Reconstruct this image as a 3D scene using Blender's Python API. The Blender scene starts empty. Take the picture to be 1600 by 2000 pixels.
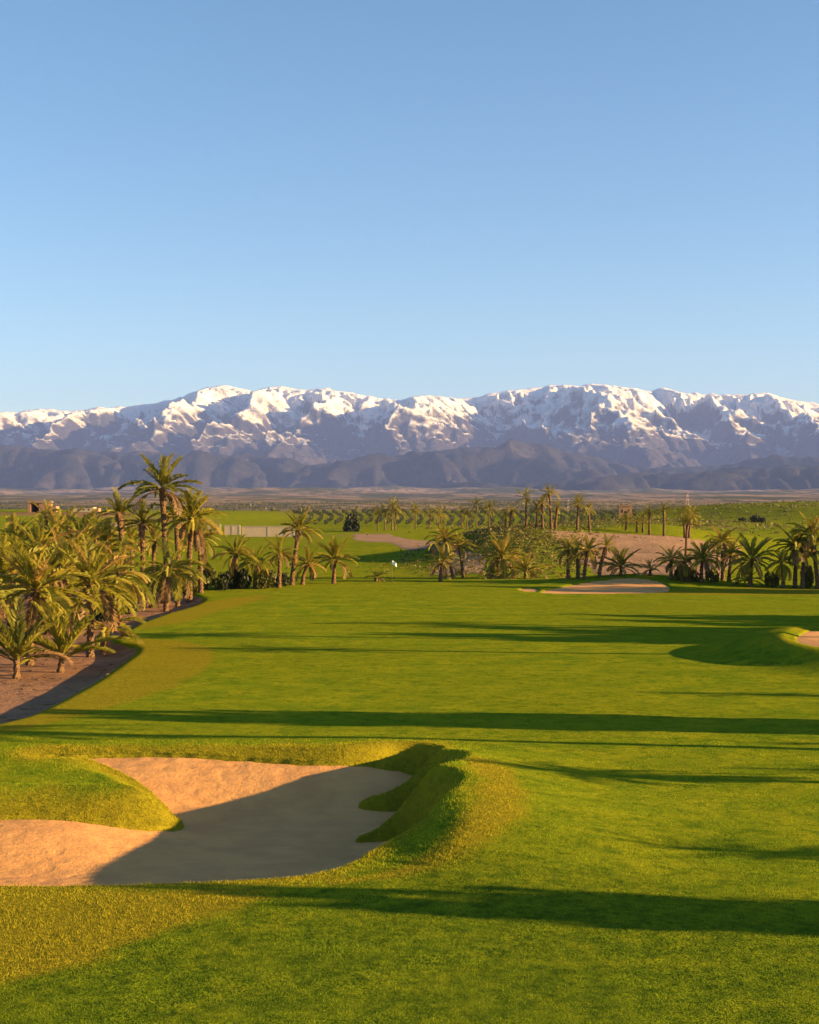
import bpy, math, random
import numpy as np
from mathutils import Vector, Matrix

random.seed(7)
R = math.radians
scene = bpy.context.scene
COL = scene.collection

# ------------------------------------------------------------------ camera
FPX, HOR, CAMZ = 2800.0, 985.0, 8.0          # focal length and horizon row in photo pixels
cam_data = bpy.data.cameras.new('camera')
cam_data.sensor_fit = 'HORIZONTAL'
cam_data.sensor_width = 36.0
cam_data.lens = 36.0 * FPX / 1600.0
cam_data.shift_y = -(1000.0 - HOR) / 1600.0
cam_data.clip_start = 0.5
cam_data.clip_end = 120000
cam = bpy.data.objects.new('camera', cam_data)
cam.location = (0, 0, CAMZ)
cam.rotation_euler = (R(90), 0, 0)
COL.objects.link(cam)
scene.camera = cam

# ------------------------------------------------------------------ light
SUN_EL, SUN_BACK = R(12.0), R(8.0)             # low sun from the right, a little behind the camera
SUN_H = Vector((math.cos(SUN_BACK), -math.sin(SUN_BACK), 0))
SUN_DIR = Vector((SUN_H.x * math.cos(SUN_EL), SUN_H.y * math.cos(SUN_EL), math.sin(SUN_EL)))
world = bpy.data.worlds.new('World')
scene.world = world
world.use_nodes = True
wn = world.node_tree.nodes
wn.clear()
sky = wn.new('ShaderNodeTexSky')
sky.sky_type = 'NISHITA'
sky.sun_disc = False
sky.sun_elevation = SUN_EL
sky.sun_rotation = math.pi / 2 + SUN_BACK
sky.altitude = 500
sky.air_density = 0.86
sky.dust_density = 0.5
sky.ozone_density = 1.4
hsv = wn.new('ShaderNodeHueSaturation')
hsv.inputs['Hue'].default_value = 0.497
hsv.inputs['Saturation'].default_value = 1.20
bg = wn.new('ShaderNodeBackground')
bg.inputs['Strength'].default_value = 0.05
wo = wn.new('ShaderNodeOutputWorld')
wl = world.node_tree.links
wl.new(sky.outputs[0], hsv.inputs['Color'])
wl.new(hsv.outputs[0], bg.inputs['Color'])
wl.new(bg.outputs[0], wo.inputs['Surface'])

sun_data = bpy.data.lights.new('sun', 'SUN')
sun_data.energy = 5.0
sun_data.angle = R(0.5)
sun_data.color = (1.0, 0.64, 0.26)
sun = bpy.data.objects.new('sun', sun_data)
sun.rotation_euler = (-SUN_DIR).to_track_quat('-Z', 'Y').to_euler()
sun.location = (60, -10, 60)
COL.objects.link(sun)

scene.view_settings.view_transform = 'Standard'
scene.view_settings.look = 'None'
scene.view_settings.gamma = 1.0
scene.view_settings.use_curve_mapping = False
scene.view_settings.exposure = 2.24
scene.cycles.use_denoising = True
scene.cycles.max_bounces = 4
scene.cycles.diffuse_bounces = 2
scene.cycles.glossy_bounces = 1
scene.cycles.transparent_max_bounces = 6
scene.cycles.volume_bounces = 0
scene.cycles.sample_clamp_indirect = 4

# ------------------------------------------------------------------ numeric helpers
_rng = np.random.RandomState(11)
_perm = np.concatenate([_rng.permutation(256)] * 3)
_ang = _rng.rand(256) * 2 * np.pi
_gx, _gy = np.cos(_ang), np.sin(_ang)

def pn(x, y, seed=0):
    """2-D gradient noise, about -0.7..0.7"""
    x = np.asarray(x, float) + seed * 17.31
    y = np.asarray(y, float) - seed * 9.77
    xi = np.floor(x).astype(int); yi = np.floor(y).astype(int)
    xf = x - xi; yf = y - yi
    u = xf * xf * xf * (xf * (xf * 6 - 15) + 10); v = yf * yf * yf * (yf * (yf * 6 - 15) + 10)
    def g(ix, iy, dx, dy):
        h = _perm[(_perm[ix & 255] + iy) & 255]
        return _gx[h] * dx + _gy[h] * dy
    a = g(xi, yi, xf, yf); b = g(xi + 1, yi, xf - 1, yf)
    c = g(xi, yi + 1, xf, yf - 1); d = g(xi + 1, yi + 1, xf - 1, yf - 1)
    return (a + u * (b - a)) * (1 - v) + (c + u * (d - c)) * v

def fbm(x, y, octv=5, seed=0, gain=0.5):
    s = 0; a = 1
    for i in range(octv):
        s = s + a * pn(x, y, seed + i); x = x * 2.03; y = y * 2.03; a *= gain
    return s

def ridged(x, y, octv=6, seed=0, gain=0.5):
    s = 0; a = 1; w = 1
    for i in range(octv):
        n = 1 - np.abs(pn(x, y, seed + i)) * 1.7
        n = np.clip(n, 0, 1) ** 2
        s = s + a * n * w
        w = np.clip(n * 1.6, 0, 1)
        x = x * 2.07; y = y * 2.07; a *= gain
    return s

def sstep(a, b, x):
    t = np.clip((np.asarray(x, float) - a) / (b - a), 0, 1)
    return t * t * (3 - 2 * t)

def pz(px, py, z=0.0):
    """world x, y of a photo pixel on the horizontal plane at height z"""
    Y = (CAMZ - z) * FPX / (py - HOR)
    return ((px - 800.0) / FPX * Y, Y)

def sdf(poly, x, y):
    """signed distance to a polygon, negative inside"""
    x = np.asarray(x, float); y = np.asarray(y, float)
    d = np.full(x.shape, 1e18); inside = np.zeros(x.shape, bool)
    n = len(poly)
    for i in range(n):
        ax, ay = poly[i]; bx, by = poly[(i + 1) % n]
        ex, ey = bx - ax, by - ay
        wx, wy = x - ax, y - ay
        t = np.clip((wx * ex + wy * ey) / (ex * ex + ey * ey + 1e-12), 0, 1)
        d = np.minimum(d, (wx - ex * t) ** 2 + (wy - ey * t) ** 2)
        c = (ay > y) != (by > y)
        with np.errstate(divide='ignore', invalid='ignore'):
            xx = ex * (y - ay) / (ey if ey != 0 else 1e-12) + ax
        inside ^= c & (x < xx)
    d = np.sqrt(d)
    return np.where(inside, -d, d)

def pline(pts, x, y):
    d = np.full(np.shape(x), 1e18)
    for (ax, ay), (bx, by) in zip(pts[:-1], pts[1:]):
        ex, ey = bx - ax, by - ay
        wx, wy = x - ax, y - ay
        t = np.clip((wx * ex + wy * ey) / (ex * ex + ey * ey), 0, 1)
        d = np.minimum(d, (wx - ex * t) ** 2 + (wy - ey * t) ** 2)
    return np.sqrt(d)

def pline_h(pts, hs, x, y):
    d = np.full(np.shape(x), 1e18); hh = np.zeros(np.shape(x))
    for (ax, ay), (bx, by), ha, hb in zip(pts[:-1], pts[1:], hs[:-1], hs[1:]):
        ex, ey = bx - ax, by - ay
        wx, wy = x - ax, y - ay
        t = np.clip((wx * ex + wy * ey) / (ex * ex + ey * ey), 0, 1)
        q = (wx - ex * t) ** 2 + (wy - ey * t) ** 2
        hh = np.where(q < d, ha + (hb - ha) * t, hh); d = np.minimum(d, q)
    return np.sqrt(d), hh

def smooth_poly(p, it=2):
    for _ in range(it):
        q = []
        for i in range(len(p)):
            a, b = p[i], p[(i + 1) % len(p)]
            q.append((a[0] * .75 + b[0] * .25, a[1] * .75 + b[1] * .25))
            q.append((a[0] * .25 + b[0] * .75, a[1] * .25 + b[1] * .75))
        p = q
    return p

# ------------------------------------------------------------------ terrain shape
def sand_h(x, y):
    back = sstep(42.4, 47.2, y) * sstep(3.0, -2.5, x)
    h = -1.46 + 1.22 * back + 0.08 * pn(x / 3.0, y / 3.0, 31)
    h = h + 0.95 * sstep(37.0, 32.6, y) * sstep(-4.5, -.8, x)
    return h + 0.50 * sstep(-5, -11, x) * sstep(46, 42, y) * sstep(36.5, 39.5, y)

def on_sand(px, py):
    """where the view ray through a photo pixel meets the sand's edge"""
    z = -.6
    for _ in range(30):
        x, y = pz(px, py, z); z = .6 * z + .4 * (float(sand_h(x, y)) + .13)
    return pz(px, py, z)

BUNKER = [pz(*p) for p in ((-260, 1716), (0, 1716), (250, 1715), (480, 1706), (600, 1699))]
BUNKER += [on_sand(*p) for p in ((690, 1698), (762, 1688), (798, 1668), (815, 1642), (785, 1632), (735, 1634), (684, 1639), (735, 1619), (790, 1606), (836, 1583),
      (795, 1576), (745, 1577), (692, 1571), (725, 1555), (780, 1541), (824, 1520), (800, 1503), (745, 1495), (640, 1489), (500, 1481), (380, 1473), (250, 1471), (140, 1475), (84, 1477))]
TONGUE_BACK = [on_sand(*p) for p in ((95, 1482), (160, 1489), (220, 1513), (300, 1560))]
BUNKER += [(x_, y_ + .45) for x_, y_ in TONGUE_BACK]
BUNKER += [on_sand(*p) for p in ((350, 1597), (361, 1607), (340, 1616), (250, 1610), (170, 1599), (80, 1591), (0, 1593), (-260, 1602))]
BUNKER = smooth_poly(BUNKER, 2)
COLLAR = [pz(740, 1470, .1), pz(835, 1482, .3), pz(880, 1506, .7), pz(915, 1545, .7), pz(928, 1590, .7), pz(908, 1640, .5), pz(870, 1685, .25), pz(790, 1718, .1)]
COLLAR_H = [.15, .50, .55, .55, .50, .32, .13, .04]

MOUND = (27.0, 75.0)
_rb = [(1553, 1237), (1575, 1226), (1620, 1216), (1700, 1220), (1720, 1250), (1640, 1262), (1590, 1254), (1558, 1246)]
_gb = [(1046, 1157.5, 0), (1085, 1150, .05), (1130, 1141.5, .25), (1185, 1133, .6), (1230, 1128.5, .8), (1262, 1129.5, .8), (1290, 1137, .5), (1312, 1147, .2), (1300, 1156.5, 0), (1200, 1158.5, 0), (1110, 1159, 0)]
GBUNKER = smooth_poly([pz(*p) for p in _gb], 2)
_sb = [(1010, 1152.5), (1034, 1151), (1054, 1152.5), (1050, 1156), (1025, 1156)]
SBUNKER = smooth_poly([pz(*p) for p in _sb], 2)

BED = [(-420, 1480), (-60, 1424), (0, 1408), (60, 1394), (120, 1364), (180, 1330), (240, 1290), (272, 1268), (258, 1258), (212, 1250),
       (238, 1235), (270, 1216), (330, 1196), (390, 1179), (402, 1166), (340, 1150), (200, 1140), (-200, 1140), (-500, 1200)]
BED_W = smooth_poly([pz(*p) for p in BED], 2)

def gauss(x, y, cx, cy, rx, ry, p=2):
    r2 = ((x - cx) / rx) ** 2 + ((y - cy) / ry) ** 2
    return np.exp(-r2 ** (p / 2))

def base_h(x, y):
    h = 0.06 * pn(x / 14, y / 14, 3) * sstep(10, 30, y) + 0.025 * pn(x / 4, y / 4, 5)
    h = h + 0.15 * pn(x / 45, y / 45, 8)
    # front bunker surroundings
    m = (np.abs(x) < 18) & (y > 18) & (y < 62)
    if np.any(m):
        xm, ym = x[m], y[m]
        d, ch = pline_h(COLLAR, COLLAR_H, xm, ym)
        sg = np.where(sdf(COLLAR + [(-9, 30), (-9, 46)], xm, ym) < 0, 1.35, 3.4)
        h = np.array(h, float); h[m] += ch * np.exp(-(d / sg) ** 2)
    h = h - 0.30 * sstep(-5.0, -9, x) * np.exp(-((y - 43.0) / 2.4) ** 2)     # grass tongue mound
    # the palm bed lies lower than the turf
    m = (x < 2) & (y > 40) & (y < 150)
    if np.any(m):
        h = np.array(h, float); h[m] -= .62 * sstep(.5, -1.3, sdf(BED_W, x[m], y[m]))
    # right mound with its bunker
    h = h + 1.4 * (1 - .035 * np.clip(x - 19, 0, 12)) * np.exp(-((((x - MOUND[0]) / 9.8) ** 2 + ((y - MOUND[1]) / 10.0) ** 2) ** 3.4))
    # putting green, greenside mound, drop behind
    gx = pz(1250, 1130, .9)
    h = h + 1.05 * gauss(x, y, gx[0] + 1.5, 143.5, 8, 7)
    h = h + 0.25 * gauss(x, y, -3, 140, 22, 12, 4)
    h = h - 1.5 * sstep(150, 170, y) + 1.3 * sstep(330, 520, y)
    # scrub mound, bare slope, rises on the sides
    h = h + 5.6 * gauss(x, y, 17, 245, 14, 40, 2.4)
    h = h + 4.6 * gauss(x, y, 39, 262, 15, 48, 2.6)
    h = h + 3.6 * gauss(x, y, 60, 290, 17, 42, 2.6)
    h = h + 1.3 * gauss(x, y, -8, 300, 22, 30)
    h = h + 4.8 * gauss(x, y, -150, 620, 90, 160, 3)
    h = h + 8.0 * gauss(x, y, 185, 660, 80, 120, 3)
    h = h + 3.0 * gauss(x, y, 90, 520, 40, 60)
    h = h + 1.5 * pn(x / 60, y / 90, 12) * sstep(170, 330, y)
    h = h + 3.2 * sstep(540, 860, y) * sstep(1500, 1050, y)
    # far plain climbs towards the foothills
    t = np.clip((y - 1500) / 12500, 0, 3)
    h = h + 150 * t ** 1.25 + (14 + 50 * sstep(5000, 11000, y)) * fbm(x / 1300, y / 2200, 4, 20) * sstep(1500, 5000, y)
    return h

def rsand_h(x, y):
    return base_h(x, y) - 0.28

def gsand_h(x, y):
    return base_h(x, y) - 0.10

def ground_full(x, y):
    """ground height plus how far a point lies from each bunker"""
    x = np.asarray(x, float); y = np.asarray(y, float)
    h = base_h(x, y)
    near = (np.abs(x + 4) < 16) & (np.abs(y - 38) < 14)
    dB = np.full(x.shape, 99.0)
    if near.any():
        dB[near] = sdf(BUNKER, x[near], y[near])
        s = sand_h(x, y)
        w = 0.75 + 0.75 * sstep(33, 36, y) - .55 * sstep(44.5, 46, y)
        k = sstep(0, 1, dB / w)
        lip = s + 0.13 + 0.04 * pn(x * 2.2, y * 2.2, 41)
        g = lip + (h - lip) * k
        g = np.where(dB < 0, lip - np.clip(-dB * 3.5, 0, 0.5), g)
        h = np.where(dB < 3, g, h)
    for poly, dep in ((RBUNKER, .28), (GBUNKER, .10), (SBUNKER, .10)):
        xs = [p[0] for p in poly]; ys = [p[1] for p in poly]
        m = (x > min(xs) - 4) & (x < max(xs) + 4) & (y > min(ys) - 4) & (y < max(ys) + 4)
        if m.any():
            d = sdf(poly, x[m], y[m])
            k = sstep(0, 0.8, d)
            hh = h[m]
            hh = np.where(d < 0, hh - dep + .08 - np.clip(-d * 2, 0, .5), hh - (dep - .08) * (1 - k))
            h[m] = hh
    return h, dB

def G(x, y):
    h, _ = ground_full(np.atleast_1d(np.asarray(x, float)), np.atleast_1d(np.asarray(y, float)))
    return h

def G1(x, y):
    return float(G([x], [y])[0])

_YS = np.geomspace(18, 4000, 5000)
def hit(px, py, ymin=18):
    """where the view ray through a photo pixel meets the ground"""
    ys = _YS[_YS >= ymin]
    xs = (px - 800) / FPX * ys
    zr = CAMZ - (py - HOR) / FPX * ys
    below = np.nonzero(zr < base_h(xs, ys))[0]
    i = below[0] if len(below) else len(ys) - 1
    return float(xs[i]), float(ys[i])

RBUNKER = smooth_poly([hit(a, b) for a, b in _rb], 2)

# ------------------------------------------------------------------ mesh helpers
def link(name, me, mat=None, parent=None, **props):
    o = bpy.data.objects.new(name, me)
    COL.objects.link(o)
    if mat is not None and me is not None:
        me.materials.clear(); me.materials.append(mat)
    if parent is not None:
        o.parent = parent
    for k, v in props.items():
        o[k] = v
    return o

def mesh_np(name, verts, faces, smooth=False):
    """faces: int array (n,3) or (n,4), or a list"""
    me = bpy.data.meshes.new(name)
    verts = np.asarray(verts, np.float32)
    if isinstance(faces, np.ndarray):
        n, k = faces.shape
        me.vertices.add(len(verts)); me.vertices.foreach_set('co', verts.ravel())
        me.loops.add(n * k); me.loops.foreach_set('vertex_index', faces.astype(np.int32).ravel())
        me.polygons.add(n); me.polygons.foreach_set('loop_start', np.arange(0, n * k, k, dtype=np.int32))
        me.update(calc_edges=True); me.validate()
    else:
        me.from_pydata([tuple(v) for v in verts], [], faces)
        me.update()
    if smooth:
        me.polygons.foreach_set('use_smooth', np.ones(len(me.polygons), bool))
    return me

def attr(me, name, vals):
    a = me.attributes.new(name, 'FLOAT', 'POINT')
    a.data.foreach_set('value', np.asarray(vals, np.float32))

def grid_faces(nr, nc):
    i = np.arange(nr - 1)[:, None] * nc + np.arange(nc - 1)[None, :]
    i = i.ravel()
    return np.stack([i, i + 1, i + nc + 1, i + nc], 1)

class MB:
    def __init__(self): self.v = []; self.f = []
    def add(self, vs, fs):
        o = len(self.v); self.v += [tuple(p) for p in vs]; self.f += [tuple(i + o for i in q) for q in fs]
    def box(self, x0, x1, y0, y1, z0, z1):
        self.add([(x0, y0, z0), (x1, y0, z0), (x1, y1, z0), (x0, y1, z0), (x0, y0, z1), (x1, y0, z1), (x1, y1, z1), (x0, y1, z1)],
                 [(0, 3, 2, 1), (4, 5, 6, 7), (0, 1, 5, 4), (1, 2, 6, 5), (2, 3, 7, 6), (3, 0, 4, 7)])
    def tube(self, pts, rad, n=6):
        rings = []
        for i, p in enumerate(pts):
            p = Vector(p)
            d = Vector(pts[min(i + 1, len(pts) - 1)]) - Vector(pts[max(i - 1, 0)])
            d.normalize()
            a = d.cross(Vector((0, 1, 0)) if abs(d.y) < .9 else Vector((1, 0, 0))).normalized(); b = d.cross(a)
            r = rad[i] if isinstance(rad, (list, tuple)) else rad
            rings.append([p + (a * math.cos(2 * math.pi * k / n) + b * math.sin(2 * math.pi * k / n)) * r for k in range(n)])
        vs = [q for r_ in rings for q in r_]
        fs = [(i * n + k, i * n + (k + 1) % n, (i + 1) * n + (k + 1) % n, (i + 1) * n + k) for i in range(len(pts) - 1) for k in range(n)]
        fs += [tuple(range(n))[::-1], tuple((len(pts) - 1) * n + k for k in range(n))]
        self.add(vs, fs)
    def mesh(self, name, smooth=False):
        me = bpy.data.meshes.new(name); me.from_pydata(self.v, [], self.f); me.update()
        if smooth: me.polygons.foreach_set('use_smooth', np.ones(len(me.polygons), bool))
        return me

# ------------------------------------------------------------------ materials
class NT:
    """small wrapper for building node trees"""
    def __init__(self, name):
        self.m = bpy.data.materials.new(name); self.m.use_nodes = True
        self.t = self.m.node_tree; self.t.nodes.clear()
        self.out = self.t.nodes.new('ShaderNodeOutputMaterial')
    def n(self, kind, **kw):
        nd = self.t.nodes.new('ShaderNode' + kind)
        for k, v in kw.items(): setattr(nd, k, v)
        return nd
    def l(self, a, b): self.t.links.new(a, b)
    def setin(self, sock, v):
        if hasattr(v, 'is_linked') or isinstance(v, bpy.types.NodeSocket): self.l(v, sock)
        else: sock.default_value = v
    def pos(self): return self.n('NewGeometry').outputs['Position']
    def nor(self): return self.n('NewGeometry').outputs['Normal']
    def noise(self, vec, scale, detail=3, rough=.55, dist=0):
        nd = self.n('TexNoise'); nd.inputs['Scale'].default_value = scale
        nd.inputs['Detail'].default_value = detail; nd.inputs['Roughness'].default_value = rough; nd.inputs['Distortion'].default_value = dist
        if vec is not None: self.l(vec, nd.inputs['Vector'])
        return nd
    def scale(self, vec, s):
        nd = self.n('VectorMath', operation='MULTIPLY'); self.l(vec, nd.inputs[0]); nd.inputs[1].default_value = s
        return nd.outputs[0]
    def math(self, op, a, b=0.0, clamp=False):
        nd = self.n('Math', operation=op); nd.use_clamp = clamp
        self.setin(nd.inputs[0], a); self.setin(nd.inputs[1], b)
        return nd.outputs[0]
    def ramp(self, v, a, b):
        nd = self.n('MapRange'); nd.interpolation_type = 'SMOOTHSTEP'
        self.l(v, nd.inputs['Value']); nd.inputs['From Min'].default_value = a; nd.inputs['From Max'].default_value = b
        return nd.outputs[0]
    def mix(self, f, a, b, mode='MIX'):
        nd = self.n('Mix', data_type='RGBA', blend_type=mode)
        self.setin(nd.inputs[0], f)
        self.setin(nd.inputs[6], a if not isinstance(a, tuple) else (*a, 1)); self.setin(nd.inputs[7], b if not isinstance(b, tuple) else (*b, 1))
        return nd.outputs[2]
    def attr(self, name):
        nd = self.n('Attribute'); nd.attribute_name = name
        return nd.outputs['Fac']
    def bsdf(self, col, rough=.9, spec=.2, normal=None):
        b = self.n('BsdfPrincipled')
        self.setin(b.inputs['Base Color'], (*col, 1) if isinstance(col, tuple) else col)
        b.inputs['Roughness'].default_value = rough
        b.inputs['Specular IOR Level'].default_value = spec
        if normal is not None: self.l(normal, b.inputs['Normal'])
        return b
    def bump(self, h, strength=.5, dist=.05):
        b = self.n('Bump'); b.inputs['Strength'].default_value = strength; b.inputs['Distance'].default_value = dist
        self.l(h, b.inputs['Height']); return b.outputs[0]
    def rough_normal(self, vec, scale, k, detail=2):
        """scattered facet directions of a surface made of many small blades or grains"""
        nz = self.noise(vec, scale, detail, .6)
        s = self.n('VectorMath', operation='SUBTRACT'); self.l(nz.outputs['Color'], s.inputs[0]); s.inputs[1].default_value = (.5, .5, .5)
        m = self.n('VectorMath', operation='SCALE'); self.l(s.outputs[0], m.inputs[0]); self.setin(m.inputs['Scale'], k)
        a = self.n('VectorMath', operation='ADD'); self.l(m.outputs[0], a.inputs[0]); self.l(self.nor(), a.inputs[1])
        nn = self.n('VectorMath', operation='NORMALIZE'); self.l(a.outputs[0], nn.inputs[0])
        return nn.outputs[0]
    def surf(self, b): self.l(b.outputs[0], self.out.inputs['Surface']); return self.m

def turf_colour(t, p):
    """fairway green with dry yellow rough; shared by the ground and the grass blades"""
    dry = t.attr('dry'); bare = t.attr('bare'); scrub = t.attr('scrub')
    big = t.noise(p, .05, 4, .6).outputs[0]
    mid = t.noise(p, .45, 4, .6).outputs[0]
    fine = t.noise(p, 5.0, 4, .7).outputs[0]
    c = t.mix(t.ramp(mid, .35, .68), (.122, .180, .0085), (.240, .255, .0110))
    c = t.mix(t.ramp(big, .38, .62), c, t.mix(.6, c, (.190, .205, .009)))
    blot = t.noise(p, 1.5, 5, .68).outputs[0]
    c = t.mix(t.ramp(blot, .46, .66), c, t.mix(.65, c, (.050, .105, .006)))
    st = t.noise(t.scale(p, (.05, .55, 1)), 1.0, 3, .6).outputs[0]
    c = t.mix(t.math('MULTIPLY', t.ramp(st, .42, .62), .35), c, (.195, .225, .010))
    c = t.mix(t.ramp(fine, .45, .75), c, t.mix(.6, c, (.045, .085, .005)))
    dark_green = t.math('MULTIPLY', t.attr('dark_green'), t.math('ADD', t.math('MULTIPLY', t.ramp(blot, .35, .62), .55), .45))
    c = t.mix(dark_green, c, t.mix(t.ramp(fine, .35, .7), (.090, .132, .0080), (.036, .066, .0055)))
    dn = t.math('ADD', dry, t.math('MULTIPLY', t.math('SUBTRACT', mid, .5), 1.1))
    dn = t.math('ADD', dn, t.math('MULTIPLY', t.math('SUBTRACT', fine, .5), .5))
    dc = t.mix(t.ramp(fine, .35, .7), (.255, .200, .013), (.170, .140, .011))
    c = t.mix(t.math('MULTIPLY', t.ramp(dn, .25, .85), .75), c, dc)
    bn = t.math('ADD', bare, t.math('MULTIPLY', t.math('SUBTRACT', mid, .5), .8))
    c = t.mix(t.ramp(bn, .4, .6), c, t.mix(t.ramp(fine, .3, .7), (.24, .15, .075), (.17, .105, .055)))
    sn = t.noise(p, 1.3, 3, .7).outputs[0]
    sc = t.mix(t.ramp(sn, .42, .60), (.075, .120, .010), (.19, .185, .016))
    c = t.mix(scrub, c, sc)
    return c

def mat_ground():
    t = NT('turf')
    p = t.pos()
    c = turf_colour(t, p)
    # far plain: fields, scrub and bare earth
    far = t.attr('far')
    q = t.scale(p, (1, .35, 0))
    f1 = t.noise(q, .0022, 5, .62).outputs[0]
    f2 = t.noise(q, .012, 4, .7).outputs[0]
    fc = t.mix(t.ramp(f1, .40, .60), (.085, .088, .060), (.30, .21, .145))
    fc = t.mix(t.ramp(f2, .48, .60), fc, (.060, .070, .040))
    c = t.mix(far, c, fc)
    nrm = t.rough_normal(p, 42.0, 4.0, 3)
    ad = t.n('BsdfDiffuse'); t.l(c, ad.inputs['Color']); t.l(nrm, ad.inputs['Normal'])
    return t.surf(ad)

def mat_blade():
    t = NT('grass_blade')
    c = turf_colour(t, t.pos())
    b = t.n('BsdfDiffuse'); t.l(c, b.inputs['Color'])
    tr = t.n('BsdfTranslucent'); t.l(c, tr.inputs['Color'])
    ad = t.n('AddShader'); t.l(b.outputs[0], ad.inputs[0]); t.l(tr.outputs[0], ad.inputs[1])
    return t.surf(ad)

def mat_sand(name, a, b_, rs=1.2):
    t = NT(name); p = t.pos()
    n1 = t.noise(p, .8, 4, .6).outputs[0]; n2 = t.noise(p, 9, 4, .7).outputs[0]
    st = t.noise(t.scale(p, (.35, 1.6, 1)), 2.2, 4, .65).outputs[0]
    c = t.mix(t.ramp(n1, .35, .65), a, b_)
    c = t.mix(t.math('MULTIPLY', t.ramp(n2, .55, .8), .45), c, tuple(v * .6 for v in a))
    h = t.math('ADD', t.math('MULTIPLY', n2, .35), st)
    nr = t.bump(h, .7, .10)
    return t.surf(t.bsdf(c, .95, .1, nr))

def mat_dirt(name, a, b_, spot, sc=1.0):
    t = NT(name); p = t.pos()
    n1 = t.noise(p, .5 * sc, 4, .6).outputs[0]; n2 = t.noise(p, 5 * sc, 4, .75).outputs[0]
    c = t.mix(t.ramp(n1, .35, .65), a, b_)
    c = t.mix(t.ramp(n2, .55, .72), c, spot)
    nr = t.bump(t.math('ADD', t.math('MULTIPLY', n2, .5), n1), .8, .25 / sc)
    return t.surf(t.bsdf(c, .95, .1, nr))

def leaf_mat(name, a, b_, trans=.3, dry=None):
    t = NT(name)
    oi = t.n('ObjectInfo')
    p = t.pos()
    nz = t.noise(p, 1.6, 3, .6).outputs[0]
    f = t.math('ADD', t.math('MULTIPLY', oi.outputs['Random'], .65), t.math('MULTIPLY', t.math('SUBTRACT', nz, .3), .8), True)
    c = t.mix(f, a, b_)
    if dry: c = t.mix(t.ramp(oi.outputs['Random'], .72, 1.0), c, dry)
    b = t.bsdf(c, .55, .3)
    tr = t.n('BsdfTranslucent'); t.l(c, tr.inputs['Color'])
    mx = t.n('MixShader'); mx.inputs[0].default_value = trans
    t.l(b.outputs[0], mx.inputs[1]); t.l(tr.outputs[0], mx.inputs[2])
    return t.surf(mx)

def mat_trunk():
    t = NT('palm_trunk'); tc = t.n('TexCoord').outputs['Object']
    v = t.n('TexVoronoi'); v.inputs['Scale'].default_value = 6.0
    t.l(t.scale(tc, (1, 1, 1.5)), v.inputs['Vector'])
    nz = t.noise(tc, 7, 4, .7).outputs[0]
    c = t.mix(t.ramp(v.outputs['Distance'], .05, .5), (.050, .030, .017), (.145, .085, .042))
    c = t.mix(t.ramp(nz, .45, .8), c, (.18, .115, .06))
    return t.surf(t.bsdf(c, .9, .1, t.bump(v.outputs['Distance'], .8, .12)))

def mat_plain(name, col, rough=.9, var=.25, sc=3.0):
    t = NT(name); nz = t.noise(t.pos(), sc, 4, .65).outputs[0]
    c = t.mix(nz, tuple(v * (1 - var) for v in col), tuple(min(1, v * (1 + var)) for v in col))
    return t.surf(t.bsdf(c, rough, .2, t.bump(nz, .3, .05)))

def mat_mountain():
    t = NT('snowy_rock'); p = t.pos()
    z = t.n('SeparateXYZ'); t.l(p, z.inputs[0])
    nz = t.n('SeparateXYZ'); t.l(t.nor(), nz.inputs[0])
    q = t.scale(p, (1, 1, 2.2))
    n1 = t.noise(q, .0011, 6, .65).outputs[0]
    n2 = t.noise(q, .0085, 6, .75).outputs[0]
    rock = t.mix(t.ramp(n1, .35, .65), (.036, .034, .040), (.066, .054, .055))
    rock = t.mix(t.ramp(n2, .45, .65), rock, (.034, .030, .033))
    alt = t.math('ADD', z.outputs[2], t.math('MULTIPLY', t.math('SUBTRACT', n1, .5), 1100.0))
    alt = t.math('ADD', alt, t.math('MULTIPLY', t.math('SUBTRACT', n2, .5), 650.0))
    alt = t.math('ADD', alt, t.math('MULTIPLY', t.math('SUBTRACT', nz.outputs[2], .84), 1700.0))
    alt = t.math('SUBTRACT', alt, t.math('MULTIPLY', t.attr('rocky'), 1100.0))
    s = t.ramp(alt, 880, 1500)
    c = t.mix(s, rock, (.86, .80, .70))
    nr = t.bump(t.math('ADD', n2, t.math('MULTIPLY', n1, 2.0)), .6, 90.0)
    return t.surf(t.bsdf(c, .9, .1, nr))

def mat_foothill(name, a, b_, sc=.0016):
    t = NT(name); p = t.pos()
    n1 = t.noise(p, sc, 6, .65).outputs[0]; n2 = t.noise(p, sc * 6, 5, .7).outputs[0]
    c = t.mix(t.ramp(n1, .42, .66), a, b_)
    c = t.mix(t.ramp(n2, .45, .62), c, tuple(v * .7 for v in a))
    return t.surf(t.bsdf(c, .95, .05, t.bump(n2, .6, 60.0)))

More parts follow.
